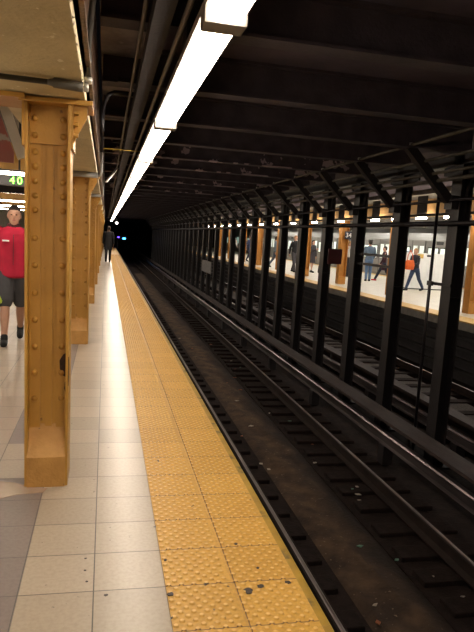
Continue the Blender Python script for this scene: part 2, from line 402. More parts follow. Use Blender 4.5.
# ------------------------------------------------------------ strip lights over the edge
LX, LZ = .425, 2.36
def strip_light(n):
    t = empty('strip_light', (LX, 0, LZ))
    MB().poly([(-.085, .02, .012), (-.085, .02, .05), (-.05, .02, .12), (.05, .02, .12), (.085, .02, .05), (.085, .02, .012), (.072, .02, .012), (.072, .02, .04), (-.072, .02, .04), (-.072, .02, .012)], (0, 2.40, 0)).build('housing', grey_paint, t)
    for x in (-.035, .035):
        MB().cyl((x, .06, .0), (x, 2.38, .0), .034, seg=14).build('tube', tube_m, t, True)
    for y in (.0, 2.40):
        MB().box(-.085, .085, y-.01, y+.075, -.045, .05, .008).build('end_bracket', grey_paint, t)
    MB().box(-.02, .02, 1.1, 1.3, .12, .4).build('hanger', dark_steel, t)
    return t
sl = strip_light(0)
labs = []
for k in range(-3, 22):
    o = sl if k == -3 else copy_tree(sl)
    o.location = (LX, 2.49+2.44*(k-1)-.02, LZ)
    i = k
    tag(o, ('fluorescent strip light over the platform edge, %s along the row from the camera' % ORD[i]) if 0 <= i < 10 else ('small distant fluorescent strip light near the far end of the row' if i >= 10 else 'fluorescent strip light of the same row, behind the camera'),
        'strip light', 'fluorescent strip lights over the near platform edge')
# trunking and conduits beside the lights
tag(MB().box(.18, .27, -6, YP, 2.50, 2.60).build('cable_trunking', wall_m), 'dark square cable trunking running along left of the strip lights', 'cable trunking')
for x, z, rr, lb in ((.315, 2.47, .014, 'thin grey conduit running along right beside the strip light housings'), (.145, 2.55, .012, 'thin grey conduit running along left of the dark trunking')):
    tag(MB().cyl((x, -6, z), (x, YP, z), rr, seg=8).build('long_conduit', conduit), lb, 'conduit')
for k in range(14):
    y = 1.6+3.2*k
    o = MB().bar((.05, y, 2.62), (.36, y, 2.62), .03, .03).build('hanger_strut', dark_steel)
    tag(o, 'dark steel strut above the trunking carrying the strip lights', 'strut', 'struts above the strip lights')
    o2 = None
tag(MB().bar((-.02, 9.2, 2.2), (.14, 10.1, 2.5), .03, .015).build('sway_brace', silver), 'small bright diagonal brace left of the strip lights', 'brace')

# ------------------------------------------------------------ ceiling beams and track columns
Y0 = 7.20; DY = 1.60
def beam_mesh():
    m = MB()
    m.box(-.075, .60+3.95, -.09, .09, 2.765, 2.785).box(-.075, 4.55, -.012, .012, 2.78, 3.07).box(-.075, 4.55, -.09, .09, 3.055, 3.078)
    return m
b0 = beam_mesh().build('ceiling_beam', beam_steel)
bp0 = beam_mesh().build('ceiling_beam', beam_peel)
ks = list(range(-6, 34)); first = {0: b0, 1: bp0}; used = set()
nb = 0
for k in ks:
    pe = 1 if k in (2, 3, 5, 7) else 0
    src = first[pe]
    o = src if pe not in used else src.copy()
    if pe in used: C.objects.link(o)
    used.add(pe)
    o.location = (0, Y0+DY*k, 0)
    if k < -3: lb = 'sooty steel ceiling beam over the track, behind or above the camera'
    elif k <= 8: lb = 'sooty ceiling beam over the near track, %s in view counted away from the camera%s' % (ORD[k+3], ', paint peeling' if pe else '')
    else: lb = 'sooty ceiling beam over the near track, far down the tunnel'
    tag(o, lb, 'ceiling beam', 'ceiling beams over the near track')

def track_column():
    t = empty('track_column', (4.4, Y0, -1.42))
    z = 1.42
    # H section: flanges facing the tracks, web between
    MB().box(0, .016, -.11, .12, 0, 3.1+z-.36).build('flange', dark_steel, t)
    MB().box(.155, .171, -.11, .12, 0, 3.1+z-.36).build('flange', dark_steel, t)
    m = MB().box(.016, .155, .0, .014, .0, 3.1+z-.36)
    for zz in (.9+z, 1.9+z): m.box(.016, .155, -.10, 0, zz, zz+.012)
    m.build('web', dark_steel, t)
    MB().box(-.07, .24, -.17, .20, 0, .04).build('base_plate', dark_steel, t)
    # gussets to the neighbours, giving the openings their arched heads
    for s_ in (-1, 1):
        y1 = .12 if s_ > 0 else -.11
        pts = []
        for a in range(0, 7):
            an = radians(15*a); pts.append((.07, y1+s_*(.34-.34*cos(an)), 2.20+z+.32*sin(an)))
        pts = [(.07, y1, 2.0+z)]+pts[:]+[(.07, y1+s_*.34, 2.62+z), (.07, y1, 2.62+z)]
        MB().poly(pts, (.03, 0, 0)).build('gusset', dark_steel, t)
    MB().bar((-.72, 0, 2.78+z), (-.10, 0, 2.16+z), .11, .10, up=(0, 1, 0)).build('knee_brace', dark_steel, t)
    MB().box(-.10, .0, -.09, .09, 2.05+z, 2.22+z).build('brace_plate', dark_steel, t)
    return t
tc0 = track_column()
for k in range(-6, 34):
    o = tc0 if k == -6 else copy_tree(tc0, skip=() if k < 14 else ('base_plate', 'brace_plate'))
    o.location = (4.4, Y0+DY*k, -1.42)
    if k < 0: lb = 'dark steel column between the tracks, outside the right of the view'
    elif k < 14: lb = 'dark steel column between the tracks, %s from the right edge of the view' % ORD[k]
    else: lb = 'dark steel column between the tracks, far down the row'
    tag(o, lb, 'track column', 'dark steel columns between the tracks')
tag(MB().box(4.40, 4.57, -6, YE, 2.62, 2.76).build('column_girder', dark_steel), 'long dark girder along the tops of the columns between the tracks', 'girder')
# pipes on the braces
for x, z, rr, lb in ((3.70, 2.80, .022, 'topmost grey pipe running along over the knee braces'), (3.90, 2.62, .02, 'second grey pipe from the top on the knee braces'), (4.02, 2.47, .02, 'third grey pipe from the top on the knee braces'),
                 (4.10, 2.39, .026, 'fourth thicker grey pipe low on the knee braces'), (4.30, 2.16, .02, 'dark pipe running along at the feet of the knee braces'), (4.355, 1.87, .035, 'thick dark pipe strapped along the track columns at head height')):
    tag(MB().cyl((x, -6, z), (x, YE, z), rr, seg=10).build('long_pipe', pipe_dark if z < 2.2 else conduit, smooth=True), lb, 'pipe', 'pipes along the track columns')
m = MB()
for k in range(-2, 12):
    for x, z, rr in ((3.70, 2.80, .03), (3.90, 2.62, .027)):
        pass
cl0 = None
for k in range(-1, 12):
    o = MB().box(3.672, 3.728, Y0+DY*k-.03, Y0+DY*k+.02, 2.765, 2.83, .004).build('pipe_clamp', silver)
    tag(o, 'small bright clamp holding the topmost pipe to a knee brace', 'clamp', 'clamps on the topmost pipe')
# riser pipe beside nearest column
t = empty('riser_pipe', (4.31, 7.46, -1.4))
tag(t, 'thin black vertical pipe strapped beside the nearest column between the tracks', 'pipe')
MB().cyl((0, 0, 0), (0, 0, 3.7), .022).build('pipe', pipe_dark, t, True)
MB().bar((.03, .06, 2.47), (.07, -.40, 2.47), .02, .04).box(-.03, .0, -.09, .03, 2.44, 2.50).build('strap', dark_steel, t)
# two short rails between columns, seen before the man in jeans
for z, i in ((1.37, 0), (1.20, 1)):
    tag(MB().box(4.47, 4.52, 8.90, 10.35, z-.022, z+.022).build('cable_bar', dark_steel), ['upper', 'lower'][i]+' dark bar bolted between two columns in front of man in jeans', 'bar', 'bars between the track columns')
tag(MB().box(4.45, 4.75, 11.76, 11.79, 1.11, 1.42, .004).build('warning_sign', mat('maroon_sign', (.07, .006, .008), (.05, .004, .006), rough=.4)), 'small maroon sign fixed to a column between the tracks', 'sign')
tag(MB().box(4.36, 4.39, 25.2, 27.6, -.05, .46, .004).build('notice_board', mat('grey_sign', (.22, .21, .21), (.16, .15, .15))), 'grey board fixed low on distant columns between the tracks', 'sign')

# ------------------------------------------------------------ rails
def rail(x, lab, z=-1.12):
    t = empty('running_rail', (x, 0, z))
    tag(t, lab, 'rail', 'running rails')
    y0, y1 = -6, YE+30
    MB().poly([(-.07, y0, -.15), (.07, y0, -.15), (.07, y0, -.138), (.012, y0, -.12), (.009, y0, -.04), (.036, y0, -.03), (.036, y0, -.006), (-.036, y0, -.006), (-.036, y0, -.03), (-.009, y0, -.04), (-.012, y0, -.12), (-.07, y0, -.138)], (0, y1-y0, 0)).build('rail_body', rail_side, t)
    MB().poly([(-.018, y0, -.008), (.018, y0, -.008), (.016, y0, -.003), (.008, y0, .0), (-.008, y0, .0), (-.016, y0, -.003)], (0, y1-y0, 0)).build('rail_head', rail_top, t)
rail(1.685, 'steel running rail almost hidden under the near platform edge')
rail(3.16, 'steel running rail on the far side of the near track')
rail(5.50, 'steel running rail just beyond the row of dark columns')
rail(7.0, 'steel running rail close to the far platform')
def third_rail(x, lab, bx0, bx1, flip=1):
    t = empty('third_rail', (x, 0, -1.0)); tag(t, lab, 'third rail')
    y0, y1 = -6, YE+30
    MB().poly([(-.04, y0, -.02), (-.045, y0, .0), (-.03, y0, .018), (.03, y0, .018), (.045, y0, 0), (.04, y0, -.02), (.012, y0, -.04), (.012, y0, -.12), (.05, y0, -.14), (-.05, y0, -.14), (-.012, y0, -.12), (-.012, y0, -.04)], (0, y1-y0, 0)).build('contact_rail', third_m, t)
    MB().box(bx0-x, bx1-x, y0, y1, .10, .14).box((bx1-x) if flip > 0 else (bx0-x-.03), (bx1-x+.03) if flip > 0 else bx0-x, y0, y1, -.02, .14).build('cover_board', board_m, t)
    for k in range(14):
        y = 1.5+2.9*k
        MB().box(-.07, .07, y-.08, y+.08, -.40, -.14).cyl((0, y, -.2), (0, y, -.14), .06).build('insulator', dark_steel, t)
        xx = (bx1-x+.015) if flip > 0 else (bx0-x-.015)
        MB().bar((xx, y, -.4), (xx, y, .1), .03, .05, up=(0, 1, 0)).build('bracket', dark_steel, t)
third_rail(3.81, 'third rail under a brown cover board beside the near track', 3.86, 4.12)
third_rail(4.90, 'third rail under a dark cover board behind the row of columns', 5.02, 5.22)

# ties
def ties(xa, xb, y0, n, dy, lab, grp, h0=-1.30, first=None):
    src = None
    for k in range(n):
        o = MB().box(xa, xb, -.11, .11, -1.42, -1.30, .012).build('tie_block', tie_m) if src is None else src.copy()
        if src is None: src = o
        else: C.objects.link(o)
        o.location = (rnd.uniform(-.015, .015), y0+dy*k, rnd.uniform(-.008, .004)); o.rotation_euler = (0, 0, rnd.uniform(-.02, .02))
        tag(o, lab, 'tie', grp)
        # tie plate
        return_ = None
        if k < 30:
            pass
    return src
ties(1.24, 1.98, 1.7, 62, .455, 'short dark track tie under the rail nearest the platform', 'ties under the rail nearest the platform')
ties(2.76, 3.62, 1.7, 62, .455, 'short dark track tie under the far rail of the near track', 'ties under the far rail of the near track')
ties(5.32, 7.4, 5.8, 36, .61, 'dark track tie beyond the row of columns', 'ties of the track beyond the columns')
struct(MB().box(1.2, 2.05, -6, YE+30, -1.42, -1.345).box(2.7, 3.66, -6, YE+30, -1.42, -1.345).build('tie_bed', bed_m))
# drain trough with rusty sludge: bumpy surface
bm = bmesh.new(); nx, ny = 14, 420; V = []
for j in range(ny+1):
    row = []
    for i in range(nx+1):
        x = 2.0+(2.74-2.0)*i/nx; y = 1+j*.1
        e = min(i, nx-i)/3; e = min(1, e)
        wob = sin(y*1.7+i)*.03 if 0 < i < nx else 0
        row.append(bm.verts.new((x+wob, y, -1.37+e*(.03+.012*sin(y*3.1+i*.8)+rnd.uniform(0, .012)))))
    V.append(row)
for j in range(ny):
    for i in range(nx): bm.faces.new((V[j][i], V[j][i+1], V[j+1][i+1], V[j+1][i]))
m = MB(); m.bm.free(); m.bm = bm
tag(m.build('drain_sludge', grime_m, smooth=True), 'rusty brown grime lying between the rails of the near track', 'grime', kind='stuff')
# litter
litm = [mat('litter_white', (.45, .40, .34), (.3, .27, .22)), mat('litter_green', (.10, .22, .16), (.08, .15, .1)), mat('litter_rust', (.3, .09, .03), (.2, .06, .02))]
for k in range(34):
    y = 2.6+rnd.random()**1.3*14; x = rnd.choice([rnd.uniform(2.0, 2.75), rnd.uniform(1.9, 2.9), rnd.uniform(2.8, 3.0)])
    s_ = rnd.uniform(.010, .026); a = rnd.uniform(0, 6)
    pts = [(x+cos(a+q*1.57)*s_*(1+.9*(q % 2)), y+sin(a+q*1.57)*s_, -1.31+rnd.uniform(0, .01)) for q in range(4)]
    tag(MB().poly(pts, (0, 0, .008)).build('litter_scrap', rnd.choice(litm)), 'small scrap of litter lying in the grime between the rails', 'litter', 'scraps of litter on the near track')
# pale gravel patches by the columns on the far side
struct(MB().box(4.35, 5.0, -6, YE+30, -1.42, -1.405).build('gravel_strip', gravel_m))
struct(MB().box(5.7, 6.8, -6, YE+30, -1.42, -1.325).build('gravel_bed', gravel_m))

# ------------------------------------------------------------ far platform
FX0, FX1 = 7.8, 15.25
struct(MB().box(FX0+.6, FX1-.6, -6, YE+30, -.2, 0).build('floor_far', tile_far))
struct(MB().box(FX0+.25, FX1, -6, YE+30, -1.42, -.2).build('wall_platform', wall_m))
m = MB()
for z in (-.45, -.7, -.95, -1.2): m.box(FX0+.18, FX0+.26, -6, YE+30, z, z+.06)
struct(m.build('trim_2', dark_steel))
for i, (x0, x1, lb) in enumerate(((FX0, FX0+.6, 'yellow tactile strip on the far platform edge, facing the dark columns'), (FX1-.6, FX1, 'yellow tactile strip on the far platform edge, beside the silver train'))):
    tag(MB().box(x0, x1, -6, YE+30, -.03, .002, .003).build('tactile_strip', tac_far), lb, 'tactile paving')
    struct(MB().box(x0, x1, -6, YE+30, -.2, -.03).build('trim_3', concrete))
struct(MB().box(FX0+.3, FX1, -6, YE+30, 2.96, 3.07).build('ceiling_far', mat('far_ceiling', (.38, .36, .32), (.28, .26, .23), rough=.8)))
for k in range(0, 12):
    y = 9.0+SP*k
    tag(MB().box(9.1, 15.2, y-.12, y+.12, 2.58, 2.95).build('far_ceiling_beam', mat('far_beam_paint', (.22, .2, .18), (.15, .14, .12)) if k == 0 else bpy.data.materials['far_beam_paint']),
        'grey ceiling beam above the far platform', 'ceiling beam', 'ceiling beams over the far platform')
tag(MB().box(8.55, 8.95, -6, YE+30, 2.45, 2.9).build('far_girder', mat('tan_girder', (.62, .38, .15), (.52, .31, .12), rough=.5)), 'tan painted girder along the far platform edge above mustard columns', 'girder')
tag(MB().cyl((8.12, -6, 2.42), (8.12, YE, 2.42), .035).build('long_pipe', pipe_dark), 'dark pipe hung below the tan girder of the far platform', 'pipe')
def far_column():
    t = empty('platform_column', (8.9, 0, 0))
    for s_ in (-1, 1): MB().box(s_*.14-.012, s_*.14+.012, -.14, .14, 0, 2.45).build('flange', mustard_far, t)
    MB().box(-.13, .13, -.012, .012, .0, 2.45).build('web', mustard_far, t)
    MB().box(-.128, .128, -.14, .14, 0, .3).build('base_block', mustard_far, t)
    return t
fc = far_column()
for k in range(-1, 10):
    o = fc if k == -1 else copy_tree(fc); o.location = (9.06, 13.6+4.4*k, 0)
    lb = {0: 'mustard column of the far platform at the right edge of the view', 2: 'mustard column of the far platform carrying the black number sign'}.get(k, 'mustard column of the far platform, out of the view at right' if k < 0 else 'mustard column of the far platform, %s away beyond the dark columns' % ORD[k])
    tag(o, lb, 'column', 'mustard columns of the far platform')
def text(s, size, m, parent, loc, rot, name='lettering', ext=.002):
    cu = bpy.data.curves.new(name, 'FONT'); cu.body = s; cu.size = size; cu.extrude = ext; cu.align_x = 'CENTER'; cu.align_y = 'CENTER'
    cu.materials.append(m)
    tmp = bpy.data.objects.new('tmp', cu); C.objects.link(tmp)
    dg = bpy.context.evaluated_depsgraph_get(); me = bpy.data.meshes.new_from_object(tmp.evaluated_get(dg)); bpy.data.objects.remove(tmp)
    o = bpy.data.objects.new(name, me); C.objects.link(o); o.parent = parent; o.location = loc; o.rotation_euler = rot
    return o
white_m = mat('white_enamel', (.8, .8, .78), (.75, .75, .72), rough=.4)
t = empty('number_sign', (9.16, 22.24, 1.9)); tag(t, 'black sign with a white street number on a mustard far platform column', 'sign')
MB().box(-.14, .16, -.03, 0, -.15, .15, .003).build('panel', mat('black_enamel', (.015, .015, .03), (.012, .012, .02), rough=.3), t)
text('34', .25, white_m, t, (.01, -.033, 0), (pi/2, 0, 0))
# strip lights of the far platform
def far_light():
    t = empty('far_strip_light', (0, 0, 0))
    MB().box(-.12, .12, -1.2, 1.2, .03, .10).build('housing', grey_paint, t)
    MB().box(-.10, .10, -1.18, 1.18, 0, .03).build('tube', opp_m, t)
    return t
fl = far_light(); first_ = True
for x in (9.6, 12.3, 14.3):
    for k in range(0, 12):
        o = fl if first_ else copy_tree(fl); first_ = False
        o.location = (x, 6.7+k*SP, 2.86)
        tag(o, 'fluorescent strip light under the far platform ceiling%s' % {9.6: ' nearest the dark columns', 12.3: ' along the middle', 14.3: ' beside the silver train'}[x], 'strip light', 'strip lights along the far platform, row at %s' % {9.6: 'the columns', 12.3: 'the middle', 14.3: 'the train'}[x])

se = empty('edge_strip_light', (8.35, 0, 2.34))
MB().box(-.012, .012, -.25, .25, .05, .62).build('housing', dark_steel, se); MB().box(-.035, .035, -.24, .24, 0, .05).build('tube', emit('far_edge_tube', (1, .86, .7), 55), se)
for k in range(0, 30):
    o = se if k == 0 else copy_tree(se); o.location = (8.35, 8.0+1.45*k, 2.34)
    tag(o, 'small strip light low under the tan girder along the far platform edge', 'strip light', 'strip lights under the tan girder')
# silver train
tr_m = mat('stainless_steel', (.27, .27, .25), (.21, .21, .195), rough=.38, metal=.55, scale=2, stretch=(1, .3, 6))
tr_line = mat('ribbed_steel', (.30, .30, .29), (.25, .25, .24), rough=.4, metal=.6)
tr_win = emit('lit_train_window', (.55, .8, .66), .45)
gask = mat('black_rubber', (.02, .02, .02), rough=.5)
blue_m = mat('blue_sign', (.02, .06, .3), (.02, .05, .25))
def train_car():
    L = 15.3
    t = empty('subway_car', (15.35, 0, 0))
    m = MB().poly([(0, 0, -.9), (0, 0, 2.0), (.08, 0, 2.35), (.4, 0, 2.6), (2.6, 0, 2.6), (2.95, 0, 2.35), (3.0, 0, 2.0), (3.0, 0, -.9)], (0, L, 0)); m.build('body', tr_m, t)
    m = MB()
    for z in (-.55, -.4, .12, .17, .22, .27, .32, .85, 1.78, 1.83): m.box(-.012, 0, .1, L-.1, z, z+.02)
    m.build('ribbing', tr_line, t)
    for c in (1.9, 5.75, 9.55, 13.4):
        for s_ in (-1, 1):
            q = MB().box(-.02, -.001, c+min(0, s_*.64), c+max(0, s_*.64), .02, 1.95, .004).build('door', tr_m, t)
            MB().box(-.026, -.019, c+(s_*.32)-.20, c+(s_*.32)+.20, .95, 1.72, .002).build('pane', tr_win, q)
            MB().box(-.03, -.018, c+(s_*.645)-.015, c+(s_*.645)+.015, .0, 1.98).build('door_seal', gask, q)
    for c in (3.8, 7.65, 11.5):
        for s_ in (-.55, .55):
            q = MB().box(-.02, 0, c+s_-.5, c+s_+.5, .88, 1.68, .004).build('window_frame', gask, t)
            MB().box(-.026, -.019, c+s_-.44, c+s_+.44, .93, 1.63, .002).build('pane', tr_win, q)
        MB().box(-.02, 0, c-.3, c+.3, 1.80, 1.95).build('destination_sign', gask, t)
    for c in (.35, 14.95): MB().box(-.02, 0, c-.12, c+.12, 1.4, 1.6).build('number_plate', blue_m, t)
    return t
tc = train_car()
for k in range(-1, 5):
    o = tc if k == -1 else copy_tree(tc); o.location = (15.35, 6.6+15.6*k, 0)
    tag(o, ['silver subway car standing at the far platform, out of the view at right', 'silver subway car with lit windows behind the white partition', 'silver subway car second in view, behind the man in jeans', 'silver subway car farther off behind the waiting people', 'silver subway car far down the other platform', 'last silver subway car at the far platform'][k+1], 'subway car', 'cars of the silver train')
struct(MB().box(15.3, 30, -6, YE+40, -1.7, -1.42).build('track_bed_far', bed_m))
struct(MB().box(19.5, 19.7, -6, YE+40, -1.7, 3.1).build('wall_right', white_tile))

# white partition
t = empty('white_partition', (12.42, 21.3, 0)); tag(t, 'tall white boxed partition standing on the far platform behind the woman', 'partition')
wp = mat('white_laminate', (.85, .85, .83), (.78, .78, .76), rough=.4)
MB().box(-1.03, 1.03, 0, .5, .04, 1.40, .01).build('panel', wp, t)
MB().box(-1.0, 1.0, .02, .48, 0, .04).build('plinth', gask, t)
MB().box(-.35, -.05, -.012, 0, 1.27, 1.34).build('notice', gask, t)
MB().box(-.75, -.5, -.012, 0, 1.2, 1.36).build('notice', mat('yellow_notice', (.7, .45, .1)), t)

# ------------------------------------------------------------ near platform hall, left of the columns
for k, y in enumerate((-5.5, -1.2, 3.1, 7.4, 11.7, 16.0, 20.3, 24.6)):
    t = empty('hall_strip_light', (-3.4, y, 2.06))
    MB().box(-2.6, 2.6, -.06, .06, .032, .055).build('housing', grey_paint, t)
    MB().box(-2.58, 2.58, -.045, .045, 0, .032).build('tube', hall_m, t)
    for hx in (-2, 2): MB().cyl((hx, 0, .05), (hx, 0, .72), .012).build('hanger', dark_steel, t)
    tag(t, ['fluorescent strip light across the near platform, behind the camera', 'fluorescent strip light across the near platform, left of the view', 'fluorescent strip light across the near platform, left of the view beside the nearest column', 'bright strip light above the green display, left of the nearest column', 'strip light just below the green display, left of the nearest column',
            'strip light above the head of the red jacketed person', 'strip light deep in the near platform hall', 'farthest strip light in the near platform hall'][k], 'strip light', 'strip lights across the near platform hall')
# display with green characters
t = empty('arrival_display', (-1.55, 7.9, 2.025)); tag(t, 'black hanging display with glowing green characters, left of the nearest column', 'display')
MB().box(-.9, .75, -.06, .06, -.06, .06, .006).build('case', mat('display_black', (.02, .015, .015), rough=.4), t)
for hx in (-.6, .5): MB().cyl((hx, 0, .05), (hx, 0, .76), .012).build('hanger', dark_steel, t)
green = emit('green_led', (.10, 1, .0), 7)
for i, ch in enumerate('40'): text(ch, .125, green, t, (.43+.085*i, -.068, .0), (pi/2, 0, 0), 'green_character', .006)
# dark panel behind
tag(MB().box(-3.6, -.7, 10.0, 10.06, 1.98, 2.12).build('hanging_panel', mat('brown_black_panel', (.03, .02, .022), (.02, .015, .015))), 'dark hanging panel behind and below the green display', 'panel')
# slanting white beam and red banner
white_beam = mat('white_beam_paint', (.7, .64, .55), (.6, .55, .47), rough=.6)
tag(MB().bar((-.985, 5.6, 2.79), (-.72, 5.6, 2.07), .08, .055, up=(0, 1, 0)).build('slanting_beam', white_beam), 'slanting white beam hanging down left of the nearest column top', 'beam')
bn = spots(mat('red_banner', (.38, .11, .09), (.30, .16, .12), rough=.6, scale=4), (.45, .38, .32), .60, 6, .05)
tag(MB().poly([(-1.6, 5.66, 2.62), (-.99, 5.66, 2.62), (-.80, 5.66, 2.12), (-.80, 5.66, 2.03), (-1.6, 5.66, 2.03)], (0, .03, 0)).build('advert_banner', bn), 'pinkish red advert banner hanging under the slanting white beam', 'banner')
struct(MB().box(-5, -4.9, 20, 50, 0, 2.8).build('wall_stair', white_tile))
struct(MB().box(-9, -.6, 40, 40.1, 0, 2.8).build('wall_hall', mat('grey_hall_wall', (.3, .27, .24), rough=.7)))

# ------------------------------------------------------------ people
skin_m = mat('skin', (.50, .28, .19), (.46, .25, .17), rough=.5, scale=12)
skin_d = mat('skin_deep', (.22, .11, .07), (.19, .095, .06), rough=.5, scale=12)
eye_m = mat('eye', (.02, .015, .012), rough=.2); lip_m = mat('lips', (.42, .15, .13), rough=.5)
def cloth(name, c, k=.8): return mat(name, c, tuple(x*k for x in c), rough=.85, scale=9, bump=.25, bscale=60)
def person(label, loc, rz, height=1.72, top=(.1, .1, .1), bottom=(.02, .03, .06), shoes=(.01, .01, .01), hair=(.03, .02, .015), skin=skin_m, legs=((12, 4), (-14, 20)), arms=((-14, 14, 8), (14, 14, 8)),
           shorts=False, skirt=False, long_hair=False, collar=None, sleeves=1.0, stripe=None, woman=False, lean=0, fine=False, coat=False, group=None, puffy=0):
    t = empty('person', loc, rz)
    tag(t, label, 'person', group)
    k = height/1.75
    sw = .185 if woman else .205; hw = .088
    V3 = lambda x, y, z: Vector((x*k, y*k, z*k))
    body = MB(); topm = MB(); bot = MB(); sh = []
    ln = lambda z: -sin(radians(lean))*(z-.95)      # lean forward (-y)
    pel = V3(0, 0, .95)
    # legs
    foot = []
    minz = 9
    J = []
    for i, s_ in enumerate((-1, 1)):
        a, b = legs[i]; a = radians(a); b = radians(b)
        hip = V3(s_*hw, 0, .93)
        knee = hip+V3(0, -sin(a)*.43, -cos(a)*.43)
        an = knee+V3(0, -sin(a-b)*.42, -cos(a-b)*.42)
        J.append((hip, knee, an)); minz = min(minz, an.z)
    dz = .085*k-minz
    for i, s_ in enumerate((-1, 1)):
        hip, knee, an = [p+Vector((0, 0, dz)) for p in J[i]]
        body.limb(hip, knee, .082*k, .055*k, mid=(.5, .073*k)); body.limb(knee, an, .054*k, .036*k, mid=(.3, .058*k))
        drop = (an.z-.085*k)
        toe = an+V3(0, -.15, -.055)-Vector((0, 0, 0)); heel = an+V3(0, .045, -.05)
        if drop > .03: toe = an+V3(0, -.12, -.10)
        body.limb(heel, toe, .034*k, .028*k)
        m_ = MB().limb(heel+V3(0, 0, -.002), toe, .045*k, .042*k, mid=(.5, .047*k)).limb(an+V3(0, 0, .02), an+V3(0, 0, -.03), .046*k, .046*k)
        sh.append(m_)
        if shorts:
            bot.limb(hip, hip.lerp(knee, .88), .105*k, .10*k)
        elif skirt: pass
        else:
            bot.limb(hip, knee, .10*k, .072*k, mid=(.5, .088*k)); bot.limb(knee, an+V3(0, 0, .01), .072*k, .056*k)
    Z = Vector((0, 0, dz))
    def ring(z, rx, ry, y=0): return (V3(0, ln(z)+y, z)+Z, rx*k, ry*k)
    body.loft([ring(.84, .08, .07), ring(.88, .15, .10), ring(.95, .165, .11), ring(1.05, .14, .095), ring(1.18, .145, .10), ring(1.30, .165, .11), ring(1.40, .17, .10), ring(1.46, .11, .075), ring(1.50, .06, .058), ring(1.58, .052, .055)])
    hem = .90 if not coat else .60
    if puffy: hem = .85
    cl = [ring(hem, .13 if not coat else .19, .10), ring(hem+.02, .175 if not coat else .2, .125), ring(1.0, .17, .122), ring(1.08, .162+.01*(not woman), .118), ring(1.20, .168, .122), ring(1.32, .19, .130), ring(1.41, .19, .115), ring(1.47, .13, .09), ring(1.50, .075, .075)]
    if puffy: cl = [(c_, a_+puffy*k, b_+puffy*k) for c_, a_, b_ in cl[:-2]]+cl[-2:]
    topm.loft(cl)
    bot.loft([ring(.82, .10, .08), ring(.86, .165, .115), ring(.95, .178, .122), ring(1.03, .155, .11)])
    if skirt: bot.loft([ring(.52, .20, .17), ring(.60, .20, .165), ring(.9, .18, .125), ring(1.0, .16, .11)])
    # arms
    for i, s_ in enumerate((-1, 1)):
        sw_a, el, ab = [radians(q) for q in arms[i]]
        shd = V3(s_*sw, ln(1.42), 1.415)+Z
        dirn = Vector((s_*sin(ab), -sin(sw_a)*cos(ab), -cos(sw_a)*cos(ab)))
        elb = shd+dirn*.285*k
        # forearm: rotate by elbow bend toward the front
        d2_ = Vector((dirn.x*.6-s_*sin(el)*.25, 0, 0))+Vector((0, -sin(sw_a+el), -cos(sw_a+el)))*cos(ab)
        d2_.normalize(); wr = elb+d2_*.255*k
        body.limb(shd, elb, .052*k, .038*k); body.limb(elb, wr, .040*k, .026*k)
        # hand: palm, four fingers, thumb
        side = Vector((0, 1, 0)).cross(d2_); side = d2_.cross(Vector((s_, 0, 0))).normalized() if abs(d2_.x) < .9 else Vector((0, 1, 0))
        nrm = d2_.cross(side).normalized()
        pc = wr+d2_*.045*k
        for q in (-.5, -.17, .17, .5): body.limb(wr+d2_*.01*k+side*q*.03*k, wr+d2_*.085*k+side*q*.06*k, .013*k, .012*k, 8)
        curl = nrm*(-1 if nrm.x*s_ > 0 else 1)
        for q, ll in ((-.5, .058), (-.17, .072), (.17, .078), (.5, .07)):
            A = wr+d2_*.085*k+side*q*.068*k; B = A+(d2_*.85+curl*.3).normalized()*ll*.55*k; D_ = B+(d2_*.6+curl*.75).normalized()*ll*.5*k
            body.limb(A, B, .0095*k, .009*k, 8); body.limb(B, D_, .009*k, .0075*k, 8)
        A = wr+d2_*.02*k+side*.03*k; B = A+(d2_*.6+side*.7).normalized()*.045*k; D_ = B+(d2_*.9+side*.25).normalized()*.03*k
        body.limb(A, B, .012*k, .011*k, 8); body.limb(B, D_, .0105*k, .009*k, 8)
        topm.limb(shd+V3(-s_*.02, 0, 0), elb, (.068+puffy*.8)*k, (.056+puffy*.8)*k)
        if sleeves > .5: topm.limb(elb, elb.lerp(wr, .95), (.055+puffy*.8)*k, (.042+puffy*.5)*k)
    # head
    hc = V3(0, ln(1.64)-.012, 1.635)+Z
    body.loft([(hc+V3(0, -.045, -.125), .022*k, .02*k), (hc+V3(0, -.028, -.112), .045*k, .05*k), (hc+V3(0, -.01, -.075), .062*k, .078*k), (hc+V3(0, 0, -.03), .071*k, .088*k), (hc+V3(0, .003, .02), .076*k, .095*k),
               (hc+V3(0, .006, .06), .072*k, .09*k), (hc+V3(0, .008, .095), .052*k, .065*k), (hc+V3(0, .008, .112), .02*k, .03*k)])
    body.limb(hc+V3(0, -.088, .005), hc+V3(0, -.105, -.035), .008*k, .014*k, 8)
    for s_ in (-1, 1): body.ball(hc+V3(s_*.077, .008, -.015), .012*k, .02*k, .032*k, 8, 6)
    body.ball(hc+V3(0, -.085, .022), .05*k, .012*k, .012*k, 8, 6)
    vx = .0085 if fine else .012
    body.build('body', skin, t, remesh=vx, sm=3)
    topm.build('jacket' if collar else 'top', cloth('top_cloth', top), t, remesh=.012, sm=3)
    bot.build('shorts' if shorts else ('skirt' if skirt else 'trousers'), cloth('bottom_cloth', bottom), t, remesh=.012, sm=3)
    for m_ in sh: m_.build('shoe', cloth('shoe', shoes), t, remesh=.01, sm=2)
    for s_ in (-1, 1): MB().ball(hc+V3(s_*.030, -.083, .003), .010*k, .008*k, .006*k, 8, 6).build('eye', eye_m, t, True)
    MB().ball(hc+V3(0, -.083, -.065), .024*k, .010*k, .007*k, 10, 6).build('mouth', lip_m, t, True)
